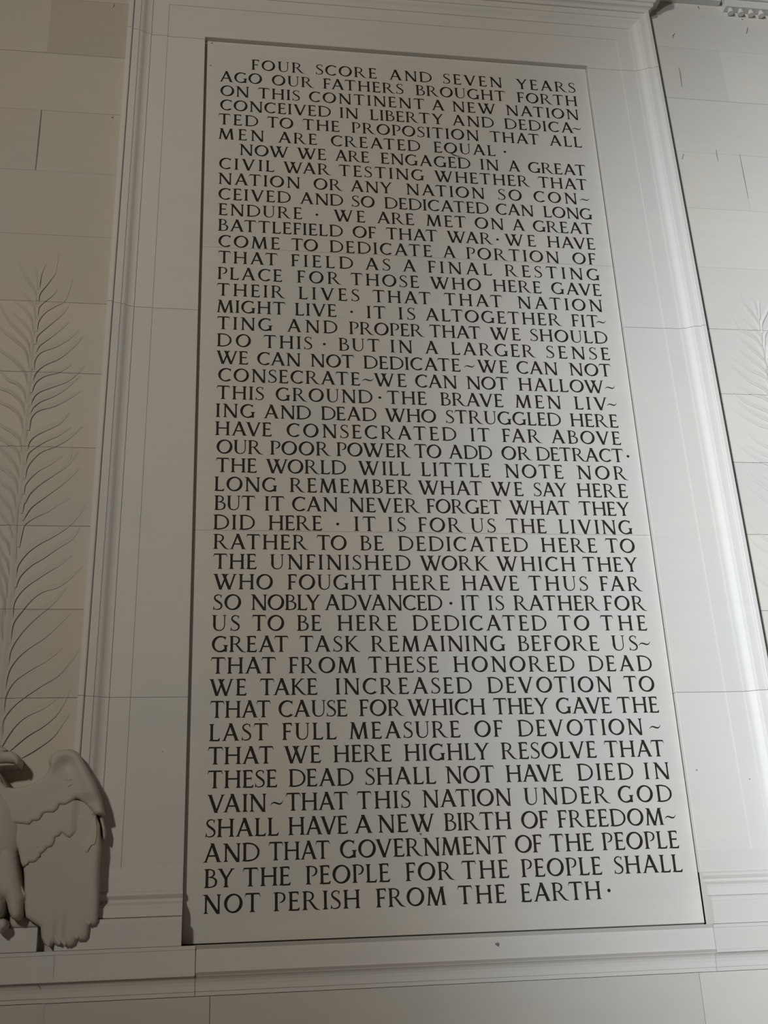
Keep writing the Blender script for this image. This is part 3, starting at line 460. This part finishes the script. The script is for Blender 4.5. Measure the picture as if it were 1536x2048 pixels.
# ------------------------------------------------------------------ palm fronds cut into the walls
def smoothpoly(pts, n): return cat(pts, n)
def leaflet(pts, side, y0=WY, hh=.010, wid=.034, n=4, root=.30):
    """raised blade: sheer along its lower edge (pts), fading into the wall above"""
    c = cat(pts, n); N_ = len(c); V, F = [], []
    for i, p in enumerate(c):
        a = c[max(i-1, 0)]; b = c[min(i+1, N_-1)]
        dx, dz = b[0]-a[0], b[1]-a[1]; d = math.hypot(dx, dz) or 1
        nx, nz = -dz/d*side, dx/d*side       # towards the upper side of the blade
        t = i/(N_-1)
        e = hh*(1-t)**1.25*min(1, .45+t*5)+.0008
        w = wid*(math.sin(PI*min(1, t*.9+.12)))**.7+.004
        V += [(p[0], y0-.0007, p[1]), (p[0], y0-e, p[1]), (p[0]+nx*w*.35, y0-e*.82, p[1]+nz*w*.35), (p[0]+nx*w*.7, y0-e*.30, p[1]+nz*w*.7), (p[0]+nx*w, y0-.0008, p[1]+nz*w)]
        if i:
            k = (i-1)*5
            for j in range(4): F.append((k+j, k+5+j, k+6+j, k+1+j))
    o = (V, F)
    return o
def saw(o):
    """the joints of the wall courses run on through the carving"""
    bm = bmesh.new(); bm.from_mesh(o.data)
    zs = [v.co.z for v in bm.verts]; cut = False
    for z in OPEN:
        if min(zs) < z < max(zs):
            cut = True
            for q in (z-.0011, z+.0011):
                bmesh.ops.bisect_plane(bm, geom=bm.verts[:]+bm.edges[:]+bm.faces[:], plane_co=(0, 0, q), plane_no=(0, 0, 1))
            bmesh.ops.delete(bm, geom=[f for f in bm.faces if abs(f.calc_center_median().z-z) < .0011], context='FACES')
    if cut: bm.to_mesh(o.data)
    bm.free(); return o
def frond(name, label, mirror):
    RM = M_relief_lit if mirror else M_relief_shade
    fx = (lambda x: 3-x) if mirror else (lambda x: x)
    root = thing(name, label, 'relief', (fx(STEM[-1][0]), WY, STEM[-1][1]), None)
    for src, sd in ((LEAF_R, 1), (LEAF_L, -1)):
        for l in src:
            pts = [(fx(x), z) for x, z in l]
            s = sd*(-1 if mirror else 1)
            v, f = leaflet(pts, s) if src is LEAF_R else leaflet(pts, s, WY, .012, .022)
            o = fixn2(obj('leaflet', (v, f), RM, root, smooth=False), s); saw(o)
    V, F = [], []
    c = cat([(fx(p[0]), p[1], w) for p, w in zip(STEM, STEM_W)], 3)
    for i, (x, z, w) in enumerate(c):
        V += [(x-w/2, WY-.001, z), (x-w*.45, WY-.004, z), (x, WY-.006, z), (x+w*.45, WY-.004, z), (x+w/2, WY-.001, z)]
        if i:
            k = (i-1)*5
            for j in range(4): F.append((k+j, k+5+j, k+6+j, k+1+j))
    saw(orient(obj('stem', (V, F), RM, root)))
def orient(o):
    """turn open relief sheets so that they face the room"""
    me = o.data; s = sum(p.normal.y*p.area for p in me.polygons)
    if s > 0: me.flip_normals()
    return o
def fixn2(o, s): return orient(o)
frond('palm_frond', 'tall palm frond carved in the wall rising behind the eagle head', False)
frond('palm_frond', 'pale palm frond carved in the bright wall beyond the tablet frame', True)

# ------------------------------------------------------------------ the eagles
def inside(p, q):
    c = False; n = len(q); x, y = p
    for i in range(n):
        x0, y0 = q[i]; x1, y1 = q[i-1]
        if (y0 > y) != (y1 > y) and x < (x1-x0)*(y-y0)/(y1-y0)+x0: c = not c
    return c
def dist(p, q):
    m_ = 9
    for i in range(len(q)):
        ax, ay = q[i-1]; bx, by = q[i]; dx, dy = bx-ax, by-ay
        L2 = dx*dx+dy*dy or 1e-9; t = max(0, min(1, ((p[0]-ax)*dx+(p[1]-ay)*dy)/L2))
        m_ = min(m_, math.hypot(p[0]-ax-t*dx, p[1]-ay-t*dy))
    return m_
def puff(poly, front, back, dome, rad, step=.014, extra=None):
    """carved lump: outline poly, its rim standing at y=front, swelling by dome"""
    if area(poly) < 0: poly = poly[::-1]
    bd = []
    for i in range(len(poly)):
        a, b = poly[i], poly[(i+1) % len(poly)]; d = math.dist(a, b); k = max(1, int(d/(step*1.2)))
        bd += [(a[0]+(b[0]-a[0])*j/k, a[1]+(b[1]-a[1])*j/k) for j in range(k)]
    nb = len(bd); vs = [Vector(p) for p in bd]
    xs = [p[0] for p in poly]; zs = [p[1] for p in poly]
    x = min(xs); r = 0
    while x < max(xs):
        z = min(zs)+(step/2 if r % 2 else 0)
        while z < max(zs):
            if inside((x, z), poly) and dist((x, z), bd) > step*.45: vs.append(Vector((x, z)))
            z += step
        x += step*.87; r += 1
    for q_ in (rad*.25, rad*.08): pass
    ov, oe, of, ovv, _, oo = cdt(vs, [], [list(range(nb))], 0, 1e-6)
    tri = [f for f, o in zip(of, oo) if o]
    V = []
    for p in ov:
        d = dist((p.x, p.y), bd); t = min(d/rad, 1)
        y = front-dome*math.sqrt(max(0, 1-(1-t)**2))
        if extra:
            e = extra(p.x, p.y); y -= e*(min(1, d/.02) if e > 0 else 1)
        V.append((p.x, y, p.y))
    ed = {}
    for f in tri:
        for i in range(len(f)): ed[(f[i], f[(i+1) % len(f)])] = 1
    rim = [e for e in ed if (e[1], e[0]) not in ed]
    n = len(V); V += [(a, back, c) for a, b, c in V]
    F = [tuple(f) for f in tri]+[(a, a+n, b+n, b) for a, b in rim]
    return V, F, len(tri)
def carve(name, poly, front, dome, rad, parent, mir=None, back=.028, step=.014, extra=None):
    V, F, nt = puff(poly, front, back, dome, rad, step, extra)
    if mir is not None:
        V = [(2*mir-x, y, z) for x, y, z in V]; F = [f[::-1] for f in F]
    o = obj(name, (V, F), M_relief_shade, parent)
    o.data.polygons.foreach_set('use_smooth', [i < nt for i in range(len(F))])
    return o
AX = -1.057
def bump2(cx, cz, sx, sz, a): return lambda x, z: a*math.exp(-((x-cx)/sx)**2-((z-cz)/sz)**2)
def line_relief(name, pts, y, parent, hh=.006, wid=.012, mir=None, side=1):
    V, F = leaflet(pts, side, y, hh, wid, 3)
    if mir is not None: V = [(2*mir-x, a, z) for x, a, z in V]
    return orient(obj(name, (V, F), M_relief_shade, parent))
def tips(x, z):
    # feather ends: grooves running up from the notches of the lower rim
    s = 0
    for gx, zz in ((-.741, .16), (-.700, .16), (-.6465, .19), (-.5975, .21)):
        s -= .010*math.exp(-((x-gx)/.006)**2)*max(0, min(1, (zz-z)/.09))
    return s
RIDGE = EAGLE.pop('ridge')
def ridge(x, z):
    d = 9; s_ = 0; L0 = 0
    for a, b in zip(RIDGE, RIDGE[1:]):
        dx, dz = b[0]-a[0], b[1]-a[1]; l2 = dx*dx+dz*dz; t = max(0, min(1, ((x-a[0])*dx+(z-a[1])*dz)/l2))
        q = math.hypot(x-a[0]-t*dx, z-a[1]-t*dz)
        if q < d: d = q; s_ = L0+t
        L0 += 1
    h_ = .021*math.exp(-(d/.040)**2)
    return h_*(1+.10*math.sin(z*230+x*90)*math.sin(x*200-z*60))-.010*math.exp(-((x+.640)/.05)**2-((z-.955)/.035)**2)-.018*max(0, min(1, (x+.61)/.04))*max(0, min(1, (.80-z)/.05))
def eagle(name, label, world_mirror):
    root = thing(name, label, 'relief', ((AX if not world_mirror else 3-AX), WY, .125))
    def cv(nm, key, front, dome, rad, mir=None, **k):
        poly = EAGLE[key]
        o = carve(nm, poly, front, dome, rad, root, mir, **k)
        return o
    parts = []
    for mir in (None, AX):
        parts.append(cv('flight_feathers', 'flight', -.112, .016, .03, mir, extra=tips))
        parts.append(cv('secondary_feathers', 'secondary', -.130, .010, .012, mir, step=.011, extra=lambda x, z: -.013*max(0, min(1, (x+.60)/.03))))
        parts.append(cv('covert_feathers', 'covert', -.141, .012, .014, mir, step=.010, extra=ridge))
        parts.append(cv('spur_feather', 'spur', -.095, .014, .012, mir, step=.008))
        parts.append(cv('tuft', 'tuft', -.118, .012, .015, mir, step=.008))
        parts.append(cv('leg', 'thigh', -.115, .050, .055, mir, step=.011, extra=lambda x, z: -.012*math.exp(-((x+.930)/.006)**2)*max(0, min(1, (.36-z)/.10))))
        parts.append(cv('tail_feathers', 'tailbit', -.045, .01, .02, mir))
        parts.append(cv('talon', 'talon', -.11, .03, .02, mir, step=.007))
        for q in QUILLS: parts.append(line_relief('feather_ridge', q, -.127, root, .005, .014, mir, -1))
        parts.append(line_relief('long_feather', FEATHER, -.1275, root, .009, .055, mir, 1))
        for q in BARBS: parts.append(line_relief('feather_ridge', q, -.1525, root, .005, .016, mir, 1))
        for q in BARBS2: parts.append(line_relief('feather_ridge', q, -.1395, root, .004, .016, mir, 1))
    body = [(-1.19, .86), (-1.13, .93), (-1.057, .95), (-1.0, .92), (-.945, .83), (-.885, .74), (-.86, .62), (-.87, .50), (-.92, .36), (-.98, .22), (-1.057, .17), (-1.134, .22), (-1.194, .36), (-1.244, .50), (-1.254, .62), (-1.229, .74)]
    parts.append(carve('body', body, -.105, .07, .16, root, step=.016))
    head = EAGLE['head']
    parts.append(carve('head', head, -.112, .030, .05, root, step=.010, back=.0185, extra=lambda x, z: bump2(-1.02, 1.045, .05, .02, .006)(x, z)))
    parts.append(carve('lower_beak', EAGLE['jaw'], -.115, .014, .012, root, step=.006))
    parts.append(carve('brow', EAGLE['brow'], -.138, .010, .012, root, step=.007, back=-.10))
    eye = [(-1.033+.010*math.cos(k*PI/6), 1.030+.008*math.sin(k*PI/6)) for k in range(12)]
    parts.append(carve('eye', eye, -.140, .006, .009, root, step=.005, back=-.11))
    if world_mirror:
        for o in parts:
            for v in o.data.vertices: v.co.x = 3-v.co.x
            o.data.flip_normals(); o.data.materials[0] = M_relief_lit
    return root
eagle('eagle_relief', 'stone eagle with spread wings carved in relief, standing below the shaded palm frond', False)
eagle('eagle_relief', 'pale stone eagle carved in relief on the bright wall beyond the tablet frame', True).location.x += .09

# ------------------------------------------------------------------ bracket with a row of drops, upper right
SX, SZ = 4.272, 7.130
bt = thing('cornice_bracket', 'pale stone cornice end with a row of small round drops', 'cornice', (4.25, WY, 6.93))
obj('slab', box(SX, 5.7, WY-.066, WY-.002, SZ, SZ+.075, .002), M_crown, bt)
obj('upper_block', box(SX, SX+.250, WY-.085, WY-.002, SZ+.0775, SZ+.15, .003), M_crown, bt)
for i in range(3): obj('upper_block', box(SX+.253+i*.47, SX+.253+i*.47+.467, WY-.085, WY-.002, SZ+.0775, SZ+.15, .003), M_crown, bt)
def gutta():
    n = 16; V, F = [], []
    for r, z in ((.016, .0), (.019, -.006), (.026, -.03), (.028, -.04), (.026, -.044)):
        V += [(r*math.cos(2*PI*k/n), r*math.sin(2*PI*k/n), z) for k in range(n)]
    for i in range(4):
        for k in range(n): F.append((i*n+k, (i+1)*n+k, (i+1)*n+(k+1) % n, i*n+(k+1) % n))
    F.append(tuple(range(n))); F.append(tuple(reversed(range(4*n, 5*n))))
    me = bpy.data.meshes.new('drop'); me.from_pydata(V, [], F); me.update(); me.materials.append(M_crown); return me
gme = gutta()
for i in range(15):
    o = bpy.data.objects.new('drop', gme); C.objects.link(o); o.parent = bt
    o.location = (SX+.048+i*.0905-4.25, -.034, SZ-6.93)
struct(obj('trim_8', box(3.70, SX-.03, WY-.06, .028, 7.19, 7.3, .004), M_crown))

# ------------------------------------------------------------------ chips, cracks and stains
def mark(parent, pts, w, y, mt=M_mark, name='crack'):
    n = len(pts); V, F = [], []
    for i, (x, z) in enumerate(pts):
        a = pts[max(i-1, 0)]; b = pts[min(i+1, n-1)]; dx, dz = b[0]-a[0], b[1]-a[1]; d = math.hypot(dx, dz)
        ww = w*(.25+.75*math.sin(PI*(i+.4)/(n-.2)))/2
        V += [(x+dz/d*ww, y, z-dx/d*ww), (x-dz/d*ww, y, z+dx/d*ww), (x, y+.003, z)]
        if i: k = (i-1)*3; F += [(k, k+1, k+4, k+3)]
    return orient(obj(name, (V, F), mt, parent))
for q, w in (([(4.055, 7.172), (4.065, 7.144)], .010), ([(3.806, 6.847), (3.787, 6.821), (3.784, 6.793)], .007), ([(3.788, 6.484), (3.790, 6.423), (3.783, 6.284)], .007),
             ([(4.464, 6.981), (4.456, 6.945), (4.443, 6.911)], .007), ([(3.975, 5.669), (3.972, 5.62), (3.974, 5.557)], .006), ([(4.166, 5.64), (4.165, 5.441), (4.165, 5.223)], .006),
             ([(3.678, 5.559), (3.698, 5.609)], .005), ([(4.428, 7.07), (4.438, 7.061)], .012)):
    mark(wr, q, w, WY-.0025)
mark(wl, [(-1.146, 5.633), (-1.146, 5.409), (-1.148, 5.103)], .008, WY-.0025)
mark(wl, [(-.694, 6.698), (-.686, 6.679), (-.696, 6.653)], .004, WY-.0025)
def spot(parent, x, z, r, y):
    pts = [(x+r*(1+.3*math.sin(k*2.3+x*9))*math.cos(k*PI/5), y, z+r*(1+.3*math.sin(k*1.7))*math.sin(k*PI/5)) for k in range(10)]
    return orient(obj('chip', (pts, [tuple(range(10))]), M_mark, parent))
spot(wl, -.648, 5.607, .006, WY-.0025); spot(t3, 1.721, -.058, .011, -.0955)
spot(panel, .050, 6.386, .006, PY-.001); spot(panel, .043, 6.166, .006, PY-.001); spot(panel, 1.345, .574-.02, .007, PY-.001); spot(panel, .419, 1.219+.01, .0045, PY-.001)
spot(t1, 2.664+.73, .819, .004, -.006)
spot(t1, -.137, 1.045, .003, -.001); spot(t1, 3.064, .88, .005, -.001)
